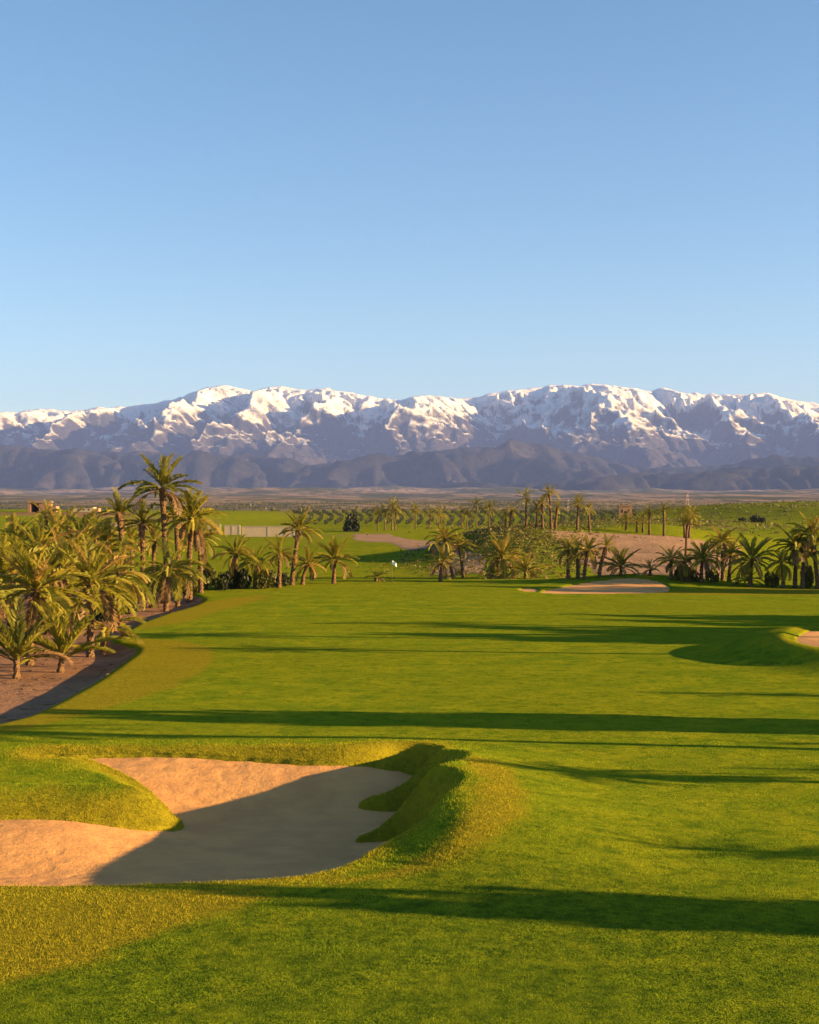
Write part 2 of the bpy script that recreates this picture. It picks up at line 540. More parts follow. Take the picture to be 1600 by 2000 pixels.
M = {
    'turf': mat_ground(), 'blade': mat_blade(),
    'sand': mat_sand('bunker_sand', (.62, .32, .110), (.52, .265, .095)),
    'bed': mat_dirt('bare_earth', (.30, .160, .080), (.20, .110, .062), (.11, .07, .036)),
    'slope': mat_dirt('sandy_slope', (.30, .185, .105), (.24, .15, .088), (.17, .11, .06), .35),
    'frond': leaf_mat('palm_frond', (.165, .180, .016), (.40, .33, .030), .45, (.40, .26, .06)),
    'frond_dark': leaf_mat('palm_frond_dark', (.090, .115, .014), (.30, .26, .026), .42),
    'frond_dry': leaf_mat('palm_frond_dry', (.20, .115, .040), (.12, .07, .028), .2),
    'far_frond': leaf_mat('far_palm_frond', (.15, .15, .018), (.38, .30, .035), .35),
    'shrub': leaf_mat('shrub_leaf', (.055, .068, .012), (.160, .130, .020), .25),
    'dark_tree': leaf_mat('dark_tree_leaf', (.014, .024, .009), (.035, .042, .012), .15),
    'orchard': leaf_mat('orchard_leaf', (.026, .036, .012), (.062, .066, .020), .2),
    'trunk': mat_trunk(),
    'mountain': mat_mountain(),
    'hill_far': mat_foothill('foothill_rock', (.022, .022, .026), (.050, .040, .037)),
    'hill_near': mat_foothill('foothill_scrub', (.020, .020, .022), (.042, .034, .028)),
    'wall': mat_plain('cream_wall', (.46, .36, .23), .9, .15),
    'mud': mat_plain('mud_brick', (.33, .19, .10), .95, .25),
    'roof': mat_plain('dull_roof', (.13, .09, .07), .9, .2),
    'opening': mat_plain('dark_opening', (.02, .018, .015), .9, .2),
    'flag': mat_plain('white_flag', (.85, .84, .80), .7, .05),
    'pole': mat_plain('dull_metal', (.12, .11, .08), .5, .2),
    'mast_red': mat_plain('mast_red', (.30, .15, .11), .6, .1),
    'mast_white': mat_plain('mast_white', (.42, .39, .36), .6, .1),
}

# ------------------------------------------------------------------ ground sheet
DRY_POLYS = [smooth_poly([pz(*p) for p in q], 2) for q in (
    [(-300, 1500), (0, 1435), (140, 1405), (280, 1362), (380, 1325), (430, 1285), (405, 1258), (330, 1247), (240, 1246), (272, 1262), (240, 1292), (120, 1366), (0, 1412), (-300, 1460)],
    [(220, 1230), (330, 1225), (430, 1195), (560, 1158), (420, 1170), (330, 1198), (240, 1232)],
    [(-300, 1728), (0, 1735), (250, 1738), (480, 1738), (560, 1756), (470, 1780), (360, 1812), (230, 1862), (110, 1905), (0, 1935), (-300, 2010)],
    [(880, 1500), (980, 1510), (1035, 1560), (1042, 1610), (1000, 1660), (900, 1700), (760, 1728), (600, 1735), (760, 1705), (880, 1660), (930, 1600), (920, 1545)],
    
    [(1080, 1160), (1600, 1162), (1900, 1160), (1900, 1140), (1560, 1148), (1300, 1153)],
)]
SLOPE = [hit(*p) for p in ((1060, 1036), (1200, 1042), (1345, 1052), (1440, 1062), (1450, 1080), (1340, 1126), (1230, 1124), (1170, 1122), (1130, 1095), (1096, 1062))]
PATH = [hit(*p) for p in ((690, 1043), (760, 1043), (850, 1057), (905, 1072), (950, 1090), (940, 1120), (850, 1122), (832, 1110), (872, 1090), (845, 1074), (760, 1060), (690, 1054))]

rows = np.concatenate([np.arange(-40, 18, 2.0), np.arange(18, 27, .25), np.arange(27, 49, .09), np.geomspace(49, 165, 200), np.geomspace(165.6, 1500, 125)[1:], np.geomspace(1560, 15500, 40)])
su = np.concatenate([-np.geomspace(.42, 3.0, 22)[::-1], np.linspace(-.41, .41, 470), np.geomspace(.42, 3.0, 22)])
YY = np.repeat(rows[:, None], len(su), 1)
XX = su[None, :] * (np.maximum(YY, 0) + 6.0)
gx, gy = XX.ravel(), YY.ravel()
gz, gdB = ground_full(gx, gy)
# shallow trays under the earth beds so their sheets meet the turf cleanly
def zones(x, y, dB):
    dry = np.zeros(x.shape); m = y < 170
    for q in DRY_POLYS:
        d = sdf(q, x[m], y[m])
        dry[m] = np.maximum(dry[m], (1 - sstep(-.9, .8, d)))
    dry = np.maximum(dry, (1 - sstep(.1, 2.6, dB)) * .9)
    dry = np.maximum(dry, .38 * sstep(105, 150, y))
    dry = np.maximum(dry, .7 * np.exp(-((((x - MOUND[0]) / 9.0) ** 2 + ((y - MOUND[1]) / 9.0) ** 2) ** 2.6)))
    bare = np.zeros(x.shape)
    bare = np.maximum(bare, .75 * gauss(x, y, -150, 560, 70, 60))
    bare = np.maximum(bare, .55 * sstep(.0, .4, pn(x / 30, y / 70, 77)) * sstep(300, 450, y))
    scrub = np.clip(gauss(x, y, 17, 240, 15, 45, 4) + gauss(x, y, 170, 620, 80, 90, 4) + gauss(x, y, 62, 480, 30, 90, 4) + .8 * sstep(900, 1300, y), 0, 1)
    far = sstep(900, 1700, y)
    dark_green = (1 - sstep(25, 37, y + 2.5 * pn(x / 6, y / 6, 55))) * .95 + .35 * sstep(0.1, .5, pn(x / 9, y / 16, 56)) * sstep(60, 40, y)  # turf colour darker green towards the camera, plus random patches
    return dry, bare, scrub, far, np.clip(dark_green, 0, 1)
dry, bare, scrub, far, dark_green = zones(gx, gy, gdB)
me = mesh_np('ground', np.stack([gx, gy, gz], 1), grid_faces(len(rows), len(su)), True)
for nm, v in (('dry', dry), ('bare', bare), ('scrub', scrub), ('far', far), ('dark_green', dark_green)): attr(me, nm, v)
link('ground', me, M['turf'], kind='structure', label='rolling golf course turf with green fairway and dry yellow rough')

def sheet(name, poly, hfun, mat, step, lift=.03, edge=.4, margin=.35, edge_noise=0.0, **props):
    """an earth or sand sheet that dives under the turf along its outline"""
    xs = [p[0] for p in poly]; ys = [p[1] for p in poly]
    ax = np.arange(min(xs) - margin - step, max(xs) + margin + step, step[0] if isinstance(step, tuple) else step)
    ay = np.arange(min(ys) - margin - step, max(ys) + margin + step, step)
    X, Y = np.meshgrid(ax, ay)
    x, y = X.ravel(), Y.ravel()
    d = sdf(poly, x, y)
    if edge_noise: d = d + edge_noise * fbm(x / (step * 6), y / (step * 6), 3, 61)
    z = hfun(x, y) + np.clip(-d * edge, -.3, lift)
    F = grid_faces(len(ay), len(ax))
    keep = (d[F] < margin).any(1)
    F = F[keep]
    used = np.unique(F); mp = np.zeros(len(x), int); mp[used] = np.arange(len(used))
    me = mesh_np(name, np.stack([x, y, z], 1)[used], mp[F], True)
    return link(name, me, mat, kind='structure', **props)

def rake(x, y):
    return sand_h(x, y) + .015 * pn(x * 1.1, y * 6, 71) + .02 * pn(x * 2.5, y * 2.5, 72) - .03 * sstep(.32, .46, pn(x * 2.7, y * 2.7, 73)) * sstep(-.1, .25, pn(x / 2.5, y / 2.5, 75)) + .012 * np.sin(6.28 * (y * 2.6 + .5 * pn(x / 2, y / 2, 74)))
sheet('bunker_sand', BUNKER, lambda x, y: rake(x, y), M['sand'], .10, 0, 0, .3, label='large sand bunker with two grass fingers in the foreground')
sheet('bunker_sand', RBUNKER, rsand_h, M['sand'], .3, 0, 0, .5, label='small sunlit sand bunker cut into the mound at the edge of view')
sheet('bunker_sand', GBUNKER, gsand_h, M['sand'], .3, 0, 0, .5, label='greenside sand bunker rising to a mound beyond the fairway')
sheet('bunker_sand', SBUNKER, gsand_h, M['sand'], .2, 0, 0, .4, label='thin strip of sand beside the greenside bunker')
sheet('palm_bed', BED_W, base_h, M['bed'], .30, .02, .15, 1.5, .25, label='bare brown earth bed under the palms')
sheet('sandy_slope', SLOPE, base_h, M['slope'], 1.0, .06, .2, 2.5, 1.0, label='bare sandy slope behind the greenside bunker')
sheet('dirt_path', PATH, base_h, M['slope'], 1.0, .06, .2, 2.5, 1.0, label='dirt path curving round the foot of the scrub mound')

# ------------------------------------------------------------------ mountains and foothills
def interp(pts, x):
    pts = np.asarray(pts, float)
    return np.interp(x, pts[:, 0], pts[:, 1])

SKYLINE = [(-1500, 800), (-900, 830), (-400, 800), (-150, 822), (0, 805), (40, 803), (80, 798), (140, 802), (200, 796), (260, 792), (310, 784), (345, 778), (375, 765), (405, 755), (440, 752), (470, 756),
           (495, 762), (530, 754), (570, 757), (600, 762), (640, 757), (665, 762), (700, 768), (740, 776), (775, 782), (800, 776), (822, 771), (850, 774), (880, 774), (905, 778), (940, 772),
           (985, 764), (1040, 757), (1075, 752), (1100, 749), (1130, 753), (1160, 749), (1200, 753), (1245, 756), (1270, 762), (1295, 757), (1340, 766), (1385, 768), (1430, 771), (1470, 767), (1500, 767), (1530, 777), (1570, 782), (1600, 786),
           (1750, 800), (2000, 780), (2400, 815), (3200, 800)]
# spur ridges (+) and gullies (-): photo column at the crest, column at the foot, strength
SPURS = [(-420, -470, .8), (-250, -230, -.8), (-60, -120, .6), (25, 0, -.5), (78, 10, 1), (190, 150, -.7), (245, 215, .7), (300, 262, -.5), (345, 330, .35), (425, 380, .75), (505, 470, -.75), (535, 500, .8), (600, 580, -.35), (640, 610, .7),
         (735, 745, -.7), (826, 745, 1), (935, 1010, -1), (1155, 1130, 1.1), (1265, 1330, -.7), (1300, 1360, .5), (1390, 1430, -.6), (1475, 1460, .9), (1610, 1640, -.9), (1800, 1760, .9), (2000, 2050, -.8), (2200, 2150, .8)]
YC, YF = 27000.0, 18500.0
def mountain_h(x, y):
    crest_y = YC + 900 * pn(x / 4200, y * 0, 91)
    t = (crest_y - y) / (crest_y - YF)                     # 0 at the crest, 1 at the foot
    px = 800 + x / np.maximum(crest_y, 1) * FPX
    top = CAMZ + (HOR - interp(SKYLINE, px)) / FPX * crest_y
    top = top + 22 * (ridged(x / 330, y * 0, 3, 141) - .9)
    wx = 70 * fbm(x / 2600, y / 2600, 4, 95)
    tt = np.clip(t, 0, 1)
    a = np.asarray([s[0] for s in SPURS], float); b = np.asarray([s[1] for s in SPURS], float); k = np.asarray([s[2] for s in SPURS], float)
    spur = np.zeros(x.shape)
    pw = px + wx * sstep(0, .25, tt)
    for i in range(len(a) - 1):
        l = a[i] + (b[i] - a[i]) * tt; r = a[i + 1] + (b[i + 1] - a[i + 1]) * tt
        m = (pw >= l) & (pw < r)
        f = (pw - l) / (r - l)
        spur = np.where(m, k[i] + (k[i + 1] - k[i]) * f, spur)
    prof = np.clip(1 - tt, 0, 1) ** 1.15
    foot = 150 + 40 * pn(x / 3000, y / 3000, 97)
    env = sstep(0, .30, tt) * (1 - tt) ** .6
    h = foot + (top - foot) * prof + 520 * spur * env
    rg = ridged(x / 2300 + .2 * spur, y / 3000, 7, 101, .52) - 1.0
    h = h + rg * (25 + 330 * sstep(0.0, .45, tt) * (1 - tt) ** .5)
    h = h + 110 * (ridged(x / 560 + .5 * spur, y / 1100, 5, 111, .6) - 1.0) * sstep(.0, .06, tt) * (1 - tt) ** .3
    h = h + 40 * (ridged(x / 210, y / 420, 3, 121, .6) - .9) * sstep(.0, .05, tt) * (1 - tt) ** .3
    lim = CAMZ + (HOR - interp(SKYLINE, 800 + x / y * FPX)) / FPX * y - 25
    over = np.clip(h - lim, 0, None)
    h = np.where(t > .02, h - over * .92, h)
    bk = np.clip(-t, 0, 1)
    h = np.where(t < 0, top - bk * 5200 - 30 * sstep(0, .05, bk), h)
    return np.maximum(h, -60)

def erode(Hm, cell, keep, drops=2600, batches=70, steps=80, seed=3):
    """many drops of water running downhill at once, carving branching gullies"""
    rnd = np.random.RandomState(seed)
    Hm = Hm / cell
    nr, nc = Hm.shape
    for _ in range(batches):
        x = rnd.uniform(2, nc - 4, drops); y = rnd.uniform(2, nr - 4, drops)
        dx = np.zeros(drops); dy = np.zeros(drops); sp = np.ones(drops); wt = np.ones(drops); sd = np.zeros(drops)
        live = np.ones(drops, bool)
        for _s in range(steps):
            xi = x.astype(int); yi = y.astype(int); u = x - xi; v = y - yi
            a_, b_, c_, d_ = Hm[yi, xi], Hm[yi, xi + 1], Hm[yi + 1, xi], Hm[yi + 1, xi + 1]
            gx_ = (b_ - a_) * (1 - v) + (d_ - c_) * v; gy_ = (c_ - a_) * (1 - u) + (d_ - b_) * u
            h0 = a_ * (1 - u) * (1 - v) + b_ * u * (1 - v) + c_ * (1 - u) * v + d_ * u * v
            dx = dx * .08 - gx_ * .92; dy = dy * .08 - gy_ * .92
            ln = np.sqrt(dx * dx + dy * dy) + 1e-9; dx /= ln; dy /= ln
            nx_ = np.clip(x + dx, 1, nc - 3); ny_ = np.clip(y + dy, 1, nr - 3)
            xj = nx_.astype(int); yj = ny_.astype(int); uu = nx_ - xj; vv = ny_ - yj
            h1 = Hm[yj, xj] * (1 - uu) * (1 - vv) + Hm[yj, xj + 1] * uu * (1 - vv) + Hm[yj + 1, xj] * (1 - uu) * vv + Hm[yj + 1, xj + 1] * uu * vv
            dh = h1 - h0
            cap = np.maximum(-dh, .005) * sp * wt * 2.2
            er = np.where(dh > 0, -np.minimum(dh, sd), np.where(sd > cap, -(sd - cap) * .25, np.minimum((cap - sd) * .12, -dh * .25)))
            er = np.clip(np.where(live, er, 0), -.06, .05) * keep[yi, xi]
            sd = sd + er
            for (oy, ox, w_) in ((0, 0, (1 - u) * (1 - v)), (0, 1, u * (1 - v)), (1, 0, (1 - u) * v), (1, 1, u * v)):
                np.add.at(Hm, (yi + oy, xi + ox), -er * w_)
            sp = np.sqrt(np.maximum(sp * sp - dh * 2.0, .02)); sp = np.minimum(sp, 3.5); wt *= .985
            live &= (nx_ > 2) & (nx_ < nc - 4) & (ny_ > 2) & (ny_ < nr - 4)
            x, y = nx_, ny_
    return Hm * cell

mx_ = np.linspace(-14500, 14500, 800)
my_ = np.concatenate([np.linspace(18000, 28400, 290), np.linspace(28600, 32000, 12)])
X, Y = np.meshgrid(mx_, my_)
Z = mountain_h(X.ravel(), Y.ravel()).reshape(X.shape)
crest_ = YC + 900 * pn(X[:290] / 4200, Y[:290] * 0, 91)
tm = (crest_ - Y[:290]) / (crest_ - YF)
Z[:290] = erode(Z[:290].copy(), 36.2, sstep(.012, .06, tm) * (tm > 0))
Z = Z.ravel()
me = mesh_np('mountain_range', np.stack([X.ravel(), Y.ravel(), Z], 1), grid_faces(len(my_), len(mx_)), True)
pxm = 800 + X / Y * FPX
attr(me, 'rocky', (np.exp(-((pxm - 420) / 52) ** 2) * np.clip(1 - (YC - Y) / 1500, 0, 1) + .5 * np.exp(-((pxm - 1010) / 90) ** 2) * np.clip(1 - (YC - Y) / 2500, 0, 1)).ravel())
link('mountain_range', me, M['mountain'], kind='structure', label='snow-capped mountain range along the horizon')

def hills(name, sky, yc, yf, yb, seed, mat, label, nx=460, ny=90, sc=1700):
    def hf(x, y):
        c = yc + .05 * yc * pn(x / 3800, y * 0, seed)
        px = 800 + x / c * FPX
        top = CAMZ + (HOR - interp(sky, px)) / FPX * c
        t = np.where(y < c, (c - y) / (c - yf), (y - c) / (yb - c))
        tt = np.clip(t, 0, 1)
        base = 60
        h = base + (top - base) * (1 - sstep(0, 1, tt))
        amp = (top - base) * .42
        h = h + amp * (ridged(x / sc, y / sc, 6, seed + 3) - 1.05) * (.15 + sstep(.0, .3, tt)) * (1 - tt * .7)
        return h - 200 * sstep(.8, 1, tt)
    X, Y = np.meshgrid(np.linspace(-9500, 9500, nx), np.linspace(yf, yb, ny))
    Z = hf(X.ravel(), Y.ravel()).reshape(X.shape)
    Z = erode(Z, 50.0, np.ones(Z.shape), 1500, 34, 60, seed).ravel()
    me = mesh_np(name, np.stack([X.ravel(), Y.ravel(), Z], 1), grid_faces(ny, nx), True)
    link(name, me, mat, kind='structure', label=label)
hills('foothills', [(-1500, 890), (-400, 880), (0, 872), (200, 884), (400, 880), (600, 905), (800, 882), (900, 870), (1050, 876), (1150, 890), (1250, 912), (1400, 905), (1600, 895), (2400, 880)],
      17000, 14300, 20500, 130, M['hill_far'], 'hazy blue foothills below the snowy range')
hills('foothills', [(-1500, 945), (0, 952), (300, 958), (420, 952), (500, 960), (650, 955), (800, 950), (900, 942), (1000, 945), (1150, 935), (1250, 926), (1400, 916), (1500, 912), (1600, 908), (2400, 890)],
      13800, 12300, 15500, 150, M['hill_near'], 'dark scrubby front foothills rising towards one side of the plain', 420, 60, 1100)

# ------------------------------------------------------------------ palms
def frond_mesh(name, droop, pairs=26, vee=35, seed=0, width=.020, llen=.18, low=False):
    rnd = random.Random(seed)
    mb = MB()
    N = 9
    pts = []; p = Vector((0, 0, 0)); dirs = []
    for i in range(N + 1):
        t = i / N
        a = -droop * (t ** 1.35)
        d = Vector((math.cos(a), 0, math.sin(a)))
        pts.append(p.copy()); dirs.append(d); p = p + d * (1 / N)
    mb.tube(pts, [.013 * (1 - .85 * i / N) + .001 for i in range(N + 1)], 3)
    for k in range(pairs):
        t = .14 + .86 * (k + rnd.random() * .5) / pairs
        f = t * N; i = min(int(f), N - 1); q = pts[i].lerp(pts[i + 1], f - i)
        d = dirs[i].lerp(dirs[i + 1], f - i).normalized()
        up = Vector((-d.z, 0, d.x))
        L = llen * (math.sin(math.pi * min(1, (t * .86 + .10))) ** .6 + .12) * rnd.uniform(.85, 1.12)
        for s in (-1, 1):
            fw = math.radians(rnd.uniform(36, 54) - 14 * t)
            v = math.radians(vee + rnd.uniform(-14, 14))
            side = Vector((0, s, 0)) * math.cos(v) + up * math.sin(v)
            ld = (d * math.sin(fw + .25) + side * math.cos(fw)).normalized()
            wd = d.cross(ld).cross(ld).normalized() * width * rnd.uniform(.8, 1.2)
            tip = q + ld * L - Vector((0, 0, L * .18))
            mid = q + ld * L * .45
            mb.add([q, mid + wd, tip, mid - wd], [(0, 1, 2, 3)])
    return mb.mesh(name)

FR = {
    'stiff': [frond_mesh('frond_stiff', .45, seed=s) for s in (1, 2)],
    'arch': [frond_mesh('frond_arch', dr, seed=s) for s, dr in ((3, .95), (4, 1.2), (5, .8))],
    'hang': [frond_mesh('frond_hang', dr, vee=5, seed=s) for s, dr in ((6, 1.5), (7, 1.2))],
}
for k in FR:
    for m_ in FR[k]: m_.materials.append(M['frond'])
DARK = {k: [m_.copy() for m_ in FR[k]] for k in FR}
for k in DARK:
    for m_ in DARK[k]: m_.materials.clear(); m_.materials.append(M['frond_dark'])
DRYF = [m_.copy() for m_ in FR['hang']]
for m_ in DRYF: m_.materials.clear(); m_.materials.append(M['frond_dry'])

def trunk_mesh(H, dx, dy, r0, r1, seed, ns=10):
    rnd = random.Random(seed)
    ph = rnd.random() * 6
    segs = max(6, min(46, int(H / .16)))
    vs = []; fs = []
    for i in range(segs + 1):
        t = i / segs
        bend = t ** 1.5
        cx = dx * bend + .035 * H * math.sin(t * 3 + ph) * t * (1 - t); cy = dy * bend
        r = r1 + (r0 - r1) * (1 - t) ** 2.2
        if t > .8: r *= 1 + .38 * math.sin((t - .8) / .2 * math.pi * .7)
        for k in range(ns):
            a = 2 * math.pi * (k + .5 * (i % 2)) / ns
            rr = r * (1 + (.13 if i % 2 else -.07) + rnd.uniform(-.06, .06))
            vs.append((cx + rr * math.cos(a), cy + rr * math.sin(a), H * t - (.25 if i == 0 else 0)))
        if i:
            o = (i - 1) * ns
            fs += [(o + k, o + (k + 1) % ns, o + ns + (k + 1) % ns, o + ns + k) for k in range(ns)]
    fs.append(tuple(segs * ns + k for k in range(ns)))
    me = bpy.data.meshes.new('trunk'); me.from_pydata(vs, [], fs); me.update()
    return me

STYLE = {   # elevation of the inner and outer fronds, how many hang
    'arch': (82, -28), 'up': (86, 22), 'droop': (70, -58), 'low': (78, 2), 'tuft': (80, -12),
}
PALM_N = [0]
def palm(x, y, top_z, dx, L, n, style, label, dark=False, rt=None, group='date palms on the golf course', dryn=.12):
    PALM_N[0] += 1
    rnd = random.Random(PALM_N[0] * 77 + 5)
    z0 = G1(x, y) - .03
    root = bpy.data.objects.new('date_palm', None); COL.objects.link(root)
    root.empty_display_size = .3
    root.location = (x, y, z0)
    root['label'] = label; root['category'] = 'palm tree'; root['group'] = group
    H = max(.35, top_z - z0)
    r1 = rt if rt else .125 + .011 * min(H, 8)
    dy = rnd.uniform(-.05, .05) * H; dx += rnd.gauss(0, .02) * H
    tr = link('trunk', trunk_mesh(H, dx, dy, r1 * (1.5 if H < 2.5 else 1.35), r1, PALM_N[0]), M['trunk'], root)
    lib = DARK if dark else FR
    e0, e1 = STYLE[style]
    base = rnd.random() * 6.28
    n = int(n * 1.02)
    for i in range(n):
        u = (i + .5) / n
        el = e0 + (e1 - e0) * (u ** .85) + rnd.gauss(0, 9)
        az = base + i * 2.39996 + rnd.gauss(0, .25)
        if el > 48: me = rnd.choice(lib['stiff'])
        elif el > -18: me = rnd.choice(lib['arch'])
        else: me = rnd.choice(lib['hang'])
        if u > 1 - dryn: me = rnd.choice(DRYF)
        f = bpy.data.objects.new('frond', me); COL.objects.link(f)
        f.parent = root
        s = L * rnd.uniform(.70, 1.15) * (.85 if u < .12 else 1)
        rr = r1 * .7
        f.location = (dx + rr * math.cos(az) * u, dy + rr * math.sin(az) * u, H - .25 * L * .3 * u)
        f.rotation_euler = (rnd.uniform(-.35, .35), -R(el), az)
        f.scale = (s, s * rnd.uniform(.9, 1.15), s)
    return root

def palm_px(bx, by, cx, cy, r, n, style, label, dark=False, D=None, **kw):
    """base pixel, crown-heart pixel and frond reach in photo pixels"""
    if D is None: x, y = hit(bx, by)
    else: y = D; x = (bx - 800) / FPX * y
    top = CAMZ - (cy - HOR) / FPX * y
    return palm(x, y, top, (cx - bx) / FPX * y, r / FPX * y, n, style, label, dark, **kw)

PALMS = [
 # --- the near grove on the bed
 (32, 1326, 34, 1285, 105, 22, 'up', 'young palm with a squat stump trunk at the very edge of the bare earth bed', True),
 (118, 1314, 122, 1280, 122, 20, 'up', 'young palm with tall upright feathery fronds on a short stump in the bed', False),
 (176, 1284, 182, 1138, 104, 40, 'arch', 'slender-trunked palm with a big round golden crown behind the two young palms', False),
 (203, 1272, 212, 1225, 78, 20, 'tuft', 'low fat-trunked palm whose fronds arch over the pale earth towards the fairway', False),
 (58, 1300, 66, 1150, 118, 42, 'arch', 'broad palm with dry orange lower fronds behind the leftmost stump palm', False),
 (8, 1262, 6, 1120, 105, 36, 'arch', 'dense palm cut by the picture edge above the bed', False),
 (130, 1240, 118, 1118, 92, 34, 'arch', 'palm crown wedged between the two broad near crowns', False),
 (232, 1218, 236, 1118, 80, 34, 'droop', 'golden drooping palm in front of the tall bare trunks', False),
 (324, 1195, 326, 1108, 76, 34, 'droop', 'dark green palm with drooping crown standing at the corner of the bed', True),
 (296, 1188, 292, 1138, 52, 22, 'droop', 'small palm tucked beside the dark green corner palm', True),
 (347, 1186, 350, 1118, 50, 24, 'arch', 'thin pale-trunked palm just behind the corner palm', False),
 (370, 1177, 370, 1012, 68, 40, 'arch', 'tall slim palm with a full fan crown beside the tallest palm', False),
 (326, 1180, 318, 952, 76, 30, 'tuft', 'tallest palm of the course standing clear against the blue mountains', True),
 (243, 1170, 240, 1004, 48, 22, 'up', 'tall palm with narrow upright tuft next to the tallest palm', True),
 (278, 1168, 277, 1022, 50, 26, 'tuft', 'medium tall palm between the narrow-tufted palm and the tallest palm', True),
 (392, 1158, 394, 1050, 48, 26, 'arch', 'palm at the outer end of the near grove against the green field', False),
 (352, 1160, 348, 1000, 50, 26, 'arch', 'palm half hidden behind the tallest trunk', False),
 (72, 1190, 74, 1082, 86, 36, 'arch', 'full golden palm in the second row of the near grove', False),
 (158, 1180, 160, 1076, 84, 36, 'arch', 'wide palm in the second row beside the narrow-tufted palm', False),
 (22, 1180, 20, 1078, 78, 32, 'arch', 'second-row palm against the picture edge', False),
 (205, 1165, 208, 1062, 64, 30, 'arch', 'palm crown just below the narrow tuft', False),
 (112, 1150, 112, 1046, 62, 30, 'arch', 'third-row palm behind the full golden palm', False),
 (85, 1120, 86, 1008, 40, 22, 'arch', 'small palm in front of the mud-brick ruin', False),
 (136, 1120, 136, 1022, 42, 24, 'arch', 'small palm below the pale long building on the rise', False),
 (186, 1118, 186, 1030, 44, 24, 'arch', 'small rounded palm in the last row of the near grove', False),
 (258, 1130, 258, 1052, 52, 26, 'arch', 'palm filling the gap between two tall trunks', False),
 (300, 1140, 302, 1056, 50, 26, 'arch', 'palm crown leaning on the tallest trunk', False),
 (28, 1140, 28, 1050, 50, 26, 'arch', 'last-row palm near the picture edge', False),
 # --- palms behind the left of the green
 (462, 1150, 460, 1082, 54, 28, 'arch', 'palm above the dark shrubs left of the green', False),
 (498, 1150, 500, 1096, 48, 24, 'droop', 'squat palm growing among the shrubs left of the green', False),
 (545, 1148, 546, 1080, 46, 26, 'arch', 'palm just behind the leaning single palm', False),
 (570, 1143, 582, 1034, 52, 28, 'tuft', 'leaning palm with long bare trunk left of the green', False),
 (591, 1142, 602, 1100, 48, 26, 'arch', 'short palm nestling against the leaning palm', False),
 (652, 1140, 655, 1092, 58, 34, 'tuft', 'stout solitary palm left of the flagstick', False),
 (735, 1136, 735, 1128, 28, 14, 'low', 'tiny trunkless palm just left of the flagstick', False),
 # --- palms right of the flag
 (860, 1136, 864, 1096, 46, 28, 'arch', 'short palm right of the flagstick with dark trunk', False),
 (884, 1130, 868, 1052, 46, 30, 'arch', 'palm with high crown behind the short dark-trunked palm', False),
 (905, 1128, 898, 1064, 42, 26, 'arch', 'paired palm leaning beside the high crown', False),
 (982, 1128, 980, 1086, 62, 34, 'arch', 'wide ragged palm at the foot of the scrub mound', False),
 (1026, 1130, 1026, 1116, 58, 22, 'low', 'trunkless spreading palm in front of the scrub mound', False),
 (962, 1130, 962, 1122, 32, 12, 'low', 'small grassy palm clump beside the wide ragged palm', False),
 (1110, 1130, 1112, 1072, 44, 28, 'arch', 'straight dark-trunked palm in front of the sandy slope', False),
 (1129, 1130, 1126, 1082, 38, 22, 'arch', 'thin palm squeezed between two straight trunks', False),
 (1141, 1130, 1148, 1076, 44, 28, 'arch', 'palm with drooping fronds next to the leaning thin palm', False),
 (1170, 1128, 1184, 1068, 32, 20, 'arch', 'thin palm leaning away over the sandy slope', False),
 (1213, 1124, 1213, 1106, 52, 26, 'low', 'dark trunkless palm above the greenside bunker', True),
 (1270, 1124, 1270, 1112, 26, 16, 'low', 'dark small palm bush behind the greenside bunker', True),
 # --- cluster on the right
 (1311, 1132, 1312, 1094, 40, 24, 'arch', 'first palm of the cluster beyond the greenside bunker', False),
 (1340, 1136, 1336, 1096, 42, 24, 'droop', 'drooping palm second in the cluster beyond the bunker', False),
 (1370, 1138, 1372, 1090, 56, 34, 'arch', 'broad full palm in the middle of the bunker-side cluster', False),
 (1412, 1134, 1410, 1058, 44, 30, 'arch', 'highest crowned palm of the bunker-side cluster', False),
 (1424, 1136, 1428, 1078, 42, 24, 'arch', 'last palm of the bunker-side cluster with bare trunk', False),
 (1467, 1144, 1470, 1092, 60, 38, 'arch', 'bushy palm with basal suckers standing apart', False),
 (1465, 1146, 1462, 1132, 36, 16, 'low', 'leafy palm sucker clump under the bushy palm', False),
 (1530, 1148, 1530, 1098, 44, 26, 'droop', 'small umbrella-crowned palm near the picture edge', False),
 (1553, 1148, 1556, 1064, 58, 34, 'arch', 'palm with the widest crown near the picture edge beyond the fairway', False),
 (1567, 1149, 1570, 1080, 46, 26, 'arch', 'palm directly behind the wide crown near the edge', False),
 (1598, 1150, 1588, 1044, 60, 32, 'arch', 'tall palm cut by the picture edge beyond the fairway', False),
 (1400, 1110, 1404, 1060, 34, 22, 'arch', 'palm behind the highest crown of the cluster', False),
 (1340, 1085, 1342, 1025, 30, 24, 'up', 'upright narrow palm at the end of the sandy slope', False),
]
for i_, a in enumerate(PALMS):
    palm_px(*a[:4], a[4] * (1.0 if i_ < 28 else .88), *a[5:9])

